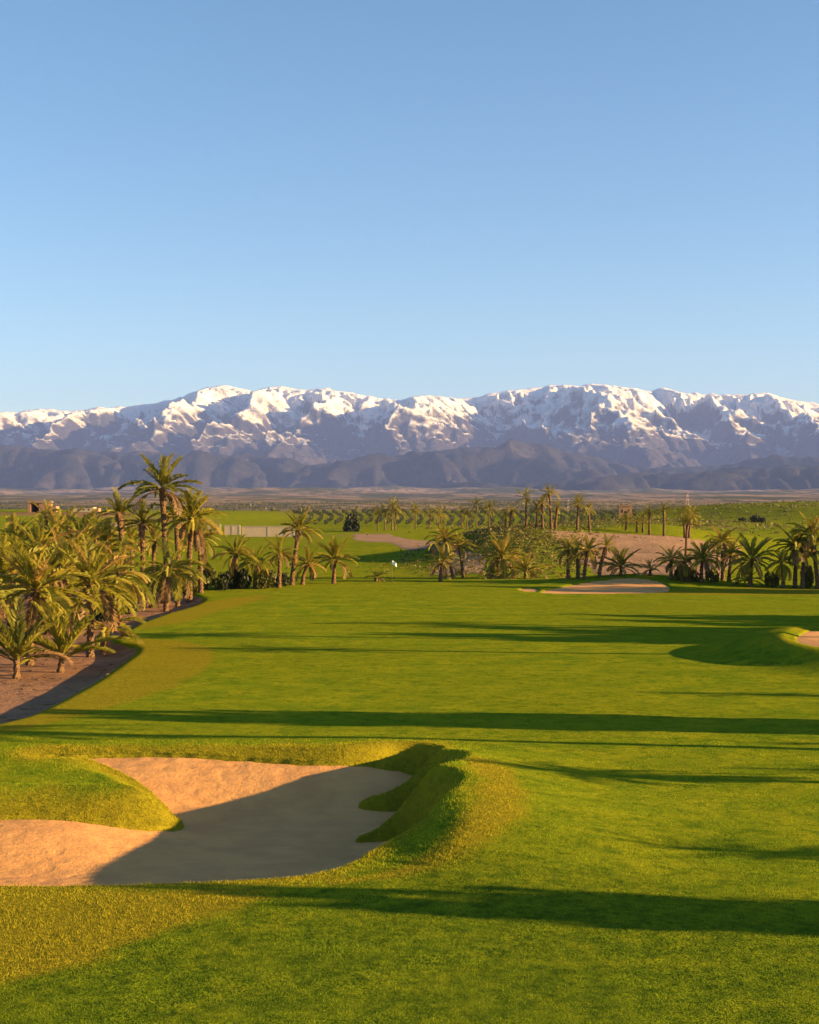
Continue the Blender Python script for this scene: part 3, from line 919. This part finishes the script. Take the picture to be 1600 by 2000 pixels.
# far palms: too small to show single fronds
def far_crown(name, seed, n=16):
    rnd = random.Random(seed); mb = MB()
    for i in range(n):
        u = (i + .5) / n; el = R(78 - 105 * u + rnd.uniform(-10, 10)); az = i * 2.4 + rnd.uniform(-.3, .3)
        src = rnd.choice(FRLOW)
        Mx = Matrix.Rotation(az, 4, 'Z') @ Matrix.Rotation(-el, 4, 'Y') @ Matrix.Rotation(rnd.uniform(-.3, .3), 4, 'X') @ Matrix.Scale(rnd.uniform(.8, 1.1), 4)
        mb.add([Mx @ v.co for v in src.vertices], [tuple(p.vertices) for p in src.polygons])
    return mb.mesh(name)
FRLOW = [frond_mesh('frond_low', d, 11, 30, s, .034, .2) for s, d in ((21, .6), (22, 1.0), (23, 1.3))]
CROWNS = [far_crown('crown', s, n) for s, n in ((31, 18), (32, 22), (33, 15), (34, 24))]
for c_ in CROWNS: c_.materials.append(M['far_frond'])
FAR = [
 (691, 1036, 692, 1008, 22, None),
 (738, 1036, 739, 1004, 15, 'dark far palm at the start of the row before the orchard'),
 (752, 1036, 752, 1000, 14, 'far palm second in the clump before the orchard'),
 (765, 1036, 767, 992, 17, 'highest far palm of the clump before the orchard'),
 (772, 1036, 774, 1000, 14, 'far palm leaning out of the clump before the orchard'),
 (812, 1034, 812, 996, 14, 'lone far palm with thin trunk in front of the orchard rows'),
 (840, 1032, 841, 1003, 12, 'small far palm among the middle orchard rows'),
 (858, 1032, 858, 1006, 13, 'short far palm above the high-crowned palm pair'),
 (902, 1030, 902, 1000, 13, 'far palm on the crest at the start of the scrub mound'),
 (912, 1030, 913, 1004, 11, 'shorter far palm beside the dark-topped one on the crest'),
 (931, 1030, 931, 988, 15, 'dark-topped far palm on the crest above the scrub mound'),
 (955, 1030, 956, 993, 15, 'pale far palm next to the dark-topped palm'),
 (988, 1030, 988, 1004, 12, 'short far palm, first of the pair above the scrub mound'),
 (996, 1030, 1000, 998, 12, 'taller far palm of the pair above the scrub mound'),
 (1028, 1032, 1027, 972, 17, 'far palm with long thin trunk standing alone on the skyline'),
 (1048, 1032, 1050, 993, 13, 'low far palm at the foot of the skyline clump'),
 (1060, 1033, 1060, 982, 14, 'mid-height far palm of the skyline clump'),
 (1077, 1034, 1073, 963, 17, 'tallest far palm of the skyline clump'),
 (1085, 1034, 1089, 990, 14, 'far palm at the outer side of the skyline clump'),
 (1128, 1036, 1130, 986, 17, 'bushy far palm above the top of the sandy slope'),
 (1152, 1038, 1150, 994, 13, 'smaller far palm above the sandy slope'),
 (1223, 1036, 1223, 1016, 17, 'low dark far palm behind the sandy slope'),
 (1244, 1040, 1245, 1018, 11, 'tiny far palm beside the low dark palm'),
 (1256, 1040, 1257, 1014, 11, 'second tiny far palm beside the low dark palm'),
 (1269, 1046, 1269, 1000, 14, 'straight far palm at the end of the sandy slope'),
 (1297, 1048, 1297, 996, 15, 'dark-trunked far palm at the end of the sandy slope'),
 (1338, 1052, 1335, 1000, 15, 'first of the two far palms under the lattice mast'),
 (1346, 1052, 1352, 1004, 14, 'second of the two far palms under the lattice mast'),
]
for i, (bx, by, cx, cy, r, lab) in enumerate(FAR):
    if lab is None: continue
    x, y = hit(bx, by)
    y = min(y, 520); x = (bx - 800) / FPX * y
    z0 = G1(x, y) - .1
    top = CAMZ - (cy - HOR) / FPX * y
    root = bpy.data.objects.new('date_palm', None); COL.objects.link(root); root.location = (x, y, z0)
    root['label'] = lab; root['category'] = 'palm tree'; root['group'] = 'far palms along the crest'
    H = max(1.0, top - z0); dx = (cx - bx) / FPX * y
    link('trunk', trunk_mesh(H, dx, 0, .26, .17, 900 + i, 7), M['trunk'], root)
    c = bpy.data.objects.new('crown', CROWNS[i % 4]); COL.objects.link(c); c.parent = root
    s = r / FPX * y * 1.5
    c.location = (dx, 0, H - .1); c.scale = (s, s, s); c.rotation_euler = (0, 0, i * 1.7)

# palms standing beyond the edge of view; their shadows cross the fairway
def off_palm(px, py, H, L, n, style, label, zoff=0):
    tx, ty = pz(px, py)
    d = H / math.tan(SUN_EL)
    x, y = tx + SUN_H.x * d, ty + SUN_H.y * d
    palm(x, y, G1(x, y) + H * .82, 0, L, n, style, label, True, group='palms beside the fairway seen only by their shadows')
off_palm(1050, 1655, 6.0, 1.2, 20, 'arch', 'palm beside the fairway casting the short feathery shadow right of the bunker')
off_palm(800, 1508, 6.5, 1.5, 36, 'arch', 'palm beside the fairway casting the shadow that reaches the bunker collar')
off_palm(1280, 1500, 6.0, .9, 14, 'tuft', 'thin palm casting the faint short shadow on the fairway')
off_palm(-500, 1416, 11.5, 2.2, 24, 'tuft', 'tall palm casting the thin line of shadow across the fairway')
off_palm(1330, 1450, 6.0, 1.0, 16, 'tuft', 'palm casting a faint streak on the right of the fairway')
off_palm(1200, 1352, 6.5, 1.2, 18, 'tuft', 'palm casting a faint streak in the middle of the fairway')
off_palm(300, 1264, 11, 2.0, 24, 'tuft', 'tall palm casting the lower of the twin far streaks')
off_palm(200, 1238, 11, 2.2, 26, 'tuft', 'tall palm casting the upper of the twin far streaks')
off_palm(560, 1216, 11, 2.0, 22, 'tuft', 'tall palm casting the faintest far streak')

# ------------------------------------------------------------------ shrubs and trees
def foliage(name, rx, ry, rz, n, leaf, seed, hollow=.35, lumps=7):
    """leaf-sized faces spread over overlapping uneven lumps"""
    rnd = np.random.RandomState(seed)
    cs = rnd.uniform(-1, 1, (lumps, 3)) * [.62, .62, .5]; cs[:, 2] = np.abs(cs[:, 2]) * .9 + .25
    rs = rnd.uniform(.32, .55, lumps)
    w = rnd.randint(0, lumps, n)
    d = rnd.normal(size=(n, 3)); d /= np.linalg.norm(d, axis=1)[:, None]
    rad = (hollow + (1 - hollow) * rnd.rand(n) ** .5)[:, None]
    c = (cs[w] + d * rad * rs[w][:, None]) * [rx, ry, rz]
    c[:, 2] = np.maximum(c[:, 2], .03)
    a = rnd.normal(size=(n, 3)) + d * .4; a /= np.linalg.norm(a, axis=1)[:, None]
    b = np.cross(a, rnd.normal(size=(n, 3))); b /= np.linalg.norm(b, axis=1)[:, None]
    sz = leaf * rnd.uniform(.6, 1.3, (n, 1))
    v = np.stack([c - a * sz, c + b * sz * .45, c + a * sz, c - b * sz * .45], 1).reshape(-1, 3)
    return mesh_np(name, v, np.arange(4 * n).reshape(n, 4))

SHRUB_ME = [foliage('foliage', 1, 1, 1, 900, .13, 200 + i) for i in range(4)]
for m_ in SHRUB_ME: m_.materials.append(M['shrub'])
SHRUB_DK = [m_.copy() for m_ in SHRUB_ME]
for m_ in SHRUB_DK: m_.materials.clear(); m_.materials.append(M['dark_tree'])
stem_mb = MB()
for k in range(5):
    a = k * 1.26; stem_mb.tube([(0, 0, -.1), (.12 * math.cos(a), .12 * math.sin(a), .25), (.4 * math.cos(a), .4 * math.sin(a), .75)], [.05, .035, .01], 4)
STEM = stem_mb.mesh('stem'); STEM.materials.append(M['trunk'])
def shrub(bx, by, wpx, hpx, label, dark=False, group='shrubs among the palms', cat='shrub', name='shrub', D=None, i=[0]):
    i[0] += 1
    if D is None: x, y = hit(bx, by)
    else: y = D; x = (bx - 800) / FPX * y
    root = bpy.data.objects.new(name, None); COL.objects.link(root); root.location = (x, y, G1(x, y))
    w = wpx / 2 / FPX * y; h = hpx / FPX * y
    root.rotation_euler = (0, 0, i[0] * 1.3)
    root['label'] = label; root['category'] = cat; root['group'] = group
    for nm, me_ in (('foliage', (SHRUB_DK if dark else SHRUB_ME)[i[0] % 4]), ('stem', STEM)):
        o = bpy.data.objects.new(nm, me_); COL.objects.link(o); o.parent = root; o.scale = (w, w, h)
for s in [
 (404, 1152, 56, 50, 'rounded olive shrub at the end of the near grove', False),
 (438, 1152, 34, 36, 'dark shrub beside the rounded olive shrub', True),
 (470, 1150, 52, 44, 'dark dense shrub under the palm left of the green', True),
 (512, 1149, 54, 34, 'olive shrub in front of the squat palm', False),
 (548, 1147, 40, 26, 'low dark shrub near the foot of the leaning palm', True),
 (372, 1160, 40, 40, 'shrub behind the tall slim trunk', False),
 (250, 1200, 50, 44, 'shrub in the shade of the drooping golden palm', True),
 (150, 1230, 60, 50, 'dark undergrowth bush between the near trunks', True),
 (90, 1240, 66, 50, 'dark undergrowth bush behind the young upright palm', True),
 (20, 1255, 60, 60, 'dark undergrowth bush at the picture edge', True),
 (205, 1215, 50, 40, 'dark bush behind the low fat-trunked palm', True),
 (1508, 1146, 30, 26, 'low olive shrub between the bushy and the umbrella palm', False),
 (1390, 1138, 36, 28, 'olive shrub among the trunks of the bunker-side cluster', False),
 (1350, 1136, 30, 26, 'olive shrub at the foot of the drooping cluster palm', False),
 (1326, 1134, 26, 24, 'small olive shrub beside the first cluster palm', False),
 (1583, 1148, 34, 40, 'olive shrub under the palms at the picture edge', False),
 (900, 1124, 26, 12, 'tiny dry shrub on the dirt path', False),
 (1480, 1020, 30, 14, 'dark round bush on the distant right field', True),
 (1450, 1018, 18, 8, 'small dark bush left of the round bush on the far field', True),
 (280, 1036, 30, 12, 'bush before the pale boundary wall fragment', False),
 (486, 1042, 20, 10, 'bush against the foot of the long pale wall', False),
]: shrub(*s)
shrub(690, 1038, 30, 38, 'dark dense evergreen tree at the corner of the orchard', True, 'evergreens by the orchard', 'tree', 'evergreen_tree')
shrub(678, 1038, 18, 22, 'smaller dark evergreen leaning on the dense one', True, 'evergreens by the orchard', 'tree', 'evergreen_tree')

# dense trees standing beyond the edge of view, seen by their shadows
def off_tree(px, py, H, w, label):
    tx, ty = pz(px, py); d = H / math.tan(SUN_EL)
    x, y = tx + SUN_H.x * d, ty + SUN_H.y * d
    root = bpy.data.objects.new('evergreen_tree', None); COL.objects.link(root); root.location = (x, y, G1(x, y))
    root['label'] = label; root['category'] = 'tree'; root['group'] = 'dense trees beside the fairway seen only by their shadows'
    o = link('crown', TALL, None, root); o.scale = (w, w, H * .86); o.location.z = H * .12
    link('trunk', trunk_mesh(H * .5, 0, 0, .24, .14, int(px + py)), M['trunk'], root)
TALL = foliage('crown', 1, 1, 1, 2600, .14, 260, .1, 12); TALL.materials.append(M['dark_tree'])
off_tree(610, 1752, 6.0, 1.5, 'dense tree casting the broad shadow in front of the bunker')
off_tree(1070, 1151, 12, 3.6, 'dense unseen tree added to shade the greenside bunker')  # out of view, added only to throw shade on the greenside sand
off_tree(1130, 1143, 12, 3.6, 'dense unseen tree added to shade the mound above the greenside bunker')  # second added tree out of view, widens that shade up the mound
off_tree(230, 1392, 8.5, 2.3, 'dense tree casting the long thick shadow right across the fairway')
off_tree(1080, 1229, 9, 4.6, 'dense tree casting the middle of the dark shade')
off_tree(985, 1243, 9.5, 4.2, 'dense tree casting the longest tip of the dark shade')
off_tree(1290, 1203, 8, 3.2, 'dense tree casting the upper tip of the dark shade')
off_tree(1360, 1214, 8, 4.0, 'dense tree casting the upper side of the dark shade')

# orchard rows running away from the course
rnd = np.random.RandomState(5)
trees_ = []
for k in range(40):
    t = foliage('o', .95, 1.3, 1.9, 64, .26, 300 + k, .2, 5)
    co = np.zeros(len(t.vertices) * 3, np.float32); t.vertices.foreach_get('co', co)
    trees_.append(co.reshape(-1, 3)); bpy.data.meshes.remove(t)
for s in range(34):
    Y0 = 545.0; x0 = -44 + s * 3.9
    v = []
    for k in range(40):
        yy = k * 8.5 + rnd.uniform(-.8, .8)
        xx = x0 * .9 * yy / Y0 + 2.6 * math.sin(yy / 70) + rnd.uniform(-.25, .25)
        zz = G1(x0 + xx, Y0 + yy) - G1(x0, Y0)
        v.append(trees_[k] + np.array([xx, yy, zz], np.float32))
    v = np.concatenate(v)
    me = mesh_np('orchard_row', v, np.arange(len(v)).reshape(-1, 4))
    o = link('orchard_row', me, M['orchard'], label='row of clipped olive trees in the orchard beyond the palms', category='tree row', group='orchard rows')
    o.location = (x0, Y0, G1(x0, Y0))

# scattered scrub on the mound and the far rises: nobody could count it
def scatter_scrub(name, cx, cy, rx, ry, n, size, seed, label):
    rnd = np.random.RandomState(seed)
    x = cx + rnd.normal(0, .5, n) * rx; y = cy + rnd.normal(0, .5, n) * ry
    z = G(x, y)
    K = 7
    d = rnd.normal(size=(n, K, 3)) * [.5, .5, .35]; d[:, :, 2] = np.abs(d[:, :, 2])
    s = (size * rnd.uniform(.4, 1.2, n))[:, None, None]
    c = np.stack([x, y, z], 1)[:, None, :] + d * s
    a = rnd.normal(size=(n, K, 3)); a /= np.linalg.norm(a, axis=2)[:, :, None]
    b = np.cross(a, rnd.normal(size=(n, K, 3))); b /= np.linalg.norm(b, axis=2)[:, :, None]
    a = a * s * .45; b = b * s * .25
    v = np.stack([c - a, c + b, c + a, c - b], 2).reshape(-1, 3)
    me = mesh_np(name, v, np.arange(len(v)).reshape(-1, 4))
    link(name, me, M['shrub'], kind='stuff', label=label)
scatter_scrub('mound_scrub', 15, 222, 15, 44, 3000, .40, 1, 'low flowering scrub covering the mound')
scatter_scrub('field_scrub', 165, 600, 120, 130, 1600, .8, 2, 'low scrub dotted over the distant rise')
scatter_scrub('field_scrub', 75, 500, 60, 80, 1400, .8, 3, 'low scrub behind the far palms')
scatter_scrub('plain_trees', 0, 2300, 1500, 1300, 2500, 3.5, 4, 'scattered trees and hedges on the far plain')

# fallen frond scraps and stones on the bare bed
def bed_litter(n, seed):
    rnd = np.random.RandomState(seed)
    xs = [p[0] for p in BED_W]; ys = [p[1] for p in BED_W]
    x = rnd.uniform(-34, max(xs), n); y = rnd.uniform(min(ys), 125, n)
    m = (sdf(BED_W, x, y) < .15) & (np.abs(x) < .32 * y)
    x, y = x[m], y[m]; n = len(x); z = base_h(x, y) + .03
    a = rnd.uniform(0, 6.28, n); l = rnd.uniform(.06, .38, n); w = rnd.uniform(.02, .07, n); h = rnd.uniform(.01, .05, n)
    ca, sa = np.cos(a), np.sin(a)
    v = np.stack([np.stack([x - ca * l, y - sa * l, z], 1), np.stack([x - sa * w, y + ca * w, z + h], 1), np.stack([x + ca * l, y + sa * l, z + h * .4], 1), np.stack([x + sa * w, y - ca * w, z], 1)], 1).reshape(-1, 3)
    me = mesh_np('leaf_litter', v, np.arange(len(v)).reshape(-1, 4))
    link('leaf_litter', me, M['frond_dry'], kind='stuff', label='fallen frond scraps scattered on the bare bed')
bed_litter(1800, 9)

# ------------------------------------------------------------------ buildings, wall, masts
def at(px, D): return (px - 800) / FPX * D
def zof(py, D): return CAMZ - (py - HOR) / FPX * D

def root_at(name, x, y, label, cat, group=None):
    r = bpy.data.objects.new(name, None); COL.objects.link(r); r.location = (x, y, G1(x, y)); r['label'] = label; r['category'] = cat
    if group: r['group'] = group
    return r
def part(root, name, mat, boxes, parent=None):
    mb = MB()
    for b in boxes: mb.box(*b)
    return link(name, mb.mesh(name), mat, parent or root)

# mud-brick ruin on the rise
D = 600; px0 = 54; r = root_at('mud_ruin', at(85, D), D, 'mud-brick ruin with a dark open bay on the left rise', 'building')
k = D / FPX; z0 = zof(1001, D) - r.location.z
part(r, 'wall', M['mud'], [(-31 * k, -25 * k, 0, 5, -2, z0 + 19 * k), (-9 * k, 12 * k, 0, 5, -2, z0 + 17 * k), (12 * k, 24 * k, .5, 6, -2, z0 + 12 * k)])
part(r, 'back_wall', M['opening'], [(-25 * k, -9 * k, 4, 4.6, -2, z0 + 18 * k)])
part(r, 'roof', M['mud'], [(-32 * k, 13 * k, -.3, 5.3, z0 + 19.2 * k, z0 + 22 * k)])
# pale long building
r = root_at('farm_building', at(158, D), D + 8, 'long low cream building on the left rise beyond the grove', 'building')
z0 = zof(1000, D) - r.location.z
w = part(r, 'wall', M['wall'], [(-24 * k, 16 * k, 0, 6, -2, z0 + 9 * k)])
part(r, 'wing', M['mud'], [(17 * k, 26 * k, .5, 5, -2, z0 + 7 * k)])
part(r, 'roof', M['roof'], [(-25 * k, 17 * k, -.3, 6.3, z0 + 9.1 * k, z0 + 10 * k)])
for q in (-14, -4, 6): part(r, 'window', M['opening'], [(q * k, (q + 2.4) * k, -.05, .1, z0 + 3 * k, z0 + 6 * k)])

def wall_run(px0, px1, py_top, py_bot, label, D):
    x0, x1 = at(px0, D), at(px1, D)
    r = root_at('boundary_wall', (x0 + x1) / 2, D, label, 'wall', 'pale boundary walls')
    zt = zof(py_top, D) - r.location.z; h = (x1 - x0) / 2
    part(r, 'wall_face', M['wall'], [(-h, h, -.15, .15, -1.0, zt - .1)])
    part(r, 'coping', M['wall'], [(-h - .1, h + .1, -.25, .25, zt - .1, zt + .08)])
    n = max(2, int((x1 - x0) / 5))
    for i in range(n + 1):
        xx = -h + 2 * h * i / n
        part(r, 'pier', M['wall'], [(xx - .25, xx + .25, -.2, .2, -1.0, zt - .12)])
wall_run(474, 574, 1028, 1041, 'long pale boundary wall behind the left field', 410)
wall_run(440, 468, 1026, 1036, 'short pale wall run left of the long one', 425)
wall_run(398, 430, 1024, 1035, 'pale wall run half hidden by the outer grove palm', 435)
wall_run(216, 272, 1021, 1028, 'pale wall fragment glimpsed between tall palm trunks', 470)

HOUSES = [(436, 1010, 14, 8, 'wall', 'cream village house at the near-grove end'), (455, 1012, 16, 7, 'mud', 'low brown village house, second from the grove'), (474, 1010, 14, 9, 'wall', 'cream village house with dark door, third from the grove'),
          (494, 1011, 18, 7, 'mud', 'wide brown village house in the middle of the hamlet'), (514, 1010, 13, 9, 'wall', 'tall cream village house after the wide brown one'), (536, 1011, 17, 7, 'mud', 'brown village house beside the tall cream one'),
          (560, 1009, 16, 8, 'wall', 'cream village house nearest the orchard'), (1222, 999, 26, 10, 'mud', 'brown farm building on the crest above the sandy slope')]
for hx, hy, hw, hh, mt, lab in HOUSES:
    D = 1050 if hx < 1000 else 620
    k = D / FPX
    r = root_at('village_house', at(hx, D), D, lab, 'house', 'hamlet houses')
    zb = min(0, zof(hy, D) - r.location.z); w = hw * k / 2; zt = zof(hy - hh, D) - r.location.z
    wl_ = part(r, 'wall', M[mt], [(-w, w, 0, w * 1.4, zb - 2, zt)])
    part(r, 'roof', M['roof' if mt == 'wall' else 'mud'], [(-w * 1.05, w * 1.05, -.3, w * 1.45, zt + .01, zt + .5)])
    part(r, 'door', M['opening'], [(-w * .15, w * .15, -.06, .1, zb, zb + (zt - zb) * .55)])
    for s in (-.62, .4): part(r, 'window', M['opening'], [(w * s, w * (s + .2), -.06, .1, zb + (zt - zb) * .4, zb + (zt - zb) * .72)])

def mast(px, top, bot, D, label, wpx):
    x = at(px, D); r = root_at('lattice_mast', x, D, label, 'mast', 'masts on the plain')
    H = zof(top, D) - r.location.z; w = wpx / FPX * D
    n = 9
    for i in range(n):
        mb = MB()
        z0, z1 = H * i / n, H * (i + 1) / n
        a0, a1 = w * (1 - .85 * i / n), w * (1 - .85 * (i + 1) / n)
        for sx in (-1, 1):
            for sy in (-1, 1):
                mb.tube([(sx * a0, sy * a0, z0), (sx * a1, sy * a1, z1)], .08, 4)
        mb.tube([(-a0, -a0, z0), (a1, -a1, z1)], .05, 4); mb.tube([(a0, -a0, z0), (-a1, -a1, z1)], .05, 4)
        mb.tube([(-a1, -a1, z1), (a1, -a1, z1)], .05, 4)
        link('lattice_section', mb.mesh('lattice_section'), M['mast_red' if i % 2 == 0 else 'mast_white'], r)
mast(1343, 962, 1005, 900, 'tallest banded lattice mast on the plain beyond the two far palms', 4)
mast(1416, 985, 1008, 900, 'short pale lattice mast on the far right rise', 2.2)
mast(1110, 974, 1003, 900, 'slim pale mast between the far palm clumps', 2.2)

# flagstick on the green
x, y = hit(766, 1142)
r = root_at('flagstick', x, y, 'thin flagstick with white flag on the putting green', 'flag')
mb = MB(); mb.tube([(0, 0, -.1), (0, 0, 1.1), (0, 0, 2.35)], [.022, .02, .016], 8)
link('pole', mb.mesh('pole', True), M['pole'], r)
vs, fs = [], []
for i in range(9):
    u = i / 8
    for j in range(5):
        v_ = j / 4
        vs.append((.02 + .42 * u, .07 * math.sin(u * 6 + v_) * u, 2.33 - .42 * v_ * (1 - .15 * u) - .28 * u * u))
for i in range(8):
    for j in range(4):
        o = i * 5 + j; fs.append((o, o + 5, o + 6, o + 1))
n0 = len(vs)
vs += [(a, b + .006, c) for a, b, c in vs]; fs += [tuple(reversed([q + n0 for q in f])) for f in fs]
me = bpy.data.meshes.new('flag'); me.from_pydata(vs, [], fs); me.update()
link('flag', me, M['flag'], r)

# ------------------------------------------------------------------ grass blades near the camera
def tufts(n, seed, xr, yr, keep, hgt, wid):
    rnd = np.random.RandomState(seed)
    x = rnd.uniform(*xr, n); y = rnd.uniform(*yr, n)
    m = np.abs(x) < .33 * y + 1.5
    x, y = x[m], y[m]
    z, dB = ground_full(x, y)
    dr, ba, sc_, fa, lu = zones(x, y, dB)
    m = (dB > .02) & keep(x, y, dB, dr, rnd.rand(len(x)))
    x, y, z, dr, lu = x[m], y[m], z[m], dr[m], lu[m]
    n = len(x)
    a = rnd.uniform(0, 2 * np.pi, n)
    h = hgt * rnd.uniform(.4, 1.4, n) * (1 + .6 * dr) * (1 + .9 * np.clip(pn(x * 1.3, y * 1.3, 88) + .5 * pn(x * 3.7, y * 3.7, 89), -.5, .8)); w = wid * rnd.uniform(.7, 1.3, n)
    ln = rnd.normal(0, .45, (n, 2)) * h[:, None]
    b0 = np.stack([x - np.cos(a) * w, y - np.sin(a) * w, z - .015], 1)
    b1 = np.stack([x + np.cos(a) * w, y + np.sin(a) * w, z - .015], 1)
    tp = np.stack([x + ln[:, 0], y + ln[:, 1], z + h], 1)
    return np.stack([b0, b1, tp], 1).reshape(-1, 3), np.repeat(dr, 3), np.repeat(lu, 3)
parts_ = [
    tufts(260000, 1, (-14, 16), (21, 34), lambda x, y, d, r_, u: u < .9, .020, .009),
    tufts(160000, 2, (-17, 18), (31, 50), lambda x, y, d, r_, u: (u < np.clip(r_ * 1.3, .35, 1)), .024, .011),
    tufts(150000, 3, (-16, 5), (28, 49), lambda x, y, d, r_, u: (d < 2.2) & (u < 1.1 - d * .4), .030, .010),
]
V = np.concatenate([p[0] for p in parts_]); dr = np.concatenate([p[1] for p in parts_])
me = mesh_np('grass', V, np.arange(len(V)).reshape(-1, 3))
attr(me, 'dry', dr); attr(me, 'dark_green', np.concatenate([p[2] for p in parts_]))
link('grass', me, M['blade'], kind='stuff', label='short grass blades of the fairway and the bunker collar')

# ------------------------------------------------------------------ haze
t = NT('haze_air')
vol = t.n('VolumePrincipled')
vol.inputs['Color'].default_value = (.26, .40, 1.0, 1)
vol.inputs['Density'].default_value = 2.4e-5
vol.inputs['Anisotropy'].default_value = 0.0
t.l(vol.outputs[0], t.out.inputs['Volume'])
mb = MB(); mb.box(-60000, 60000, -9000, 32300, -320, 2600)
link('haze', mb.mesh('haze'), t.m, kind='stuff', label='thin blue haze over the plain and mountains')
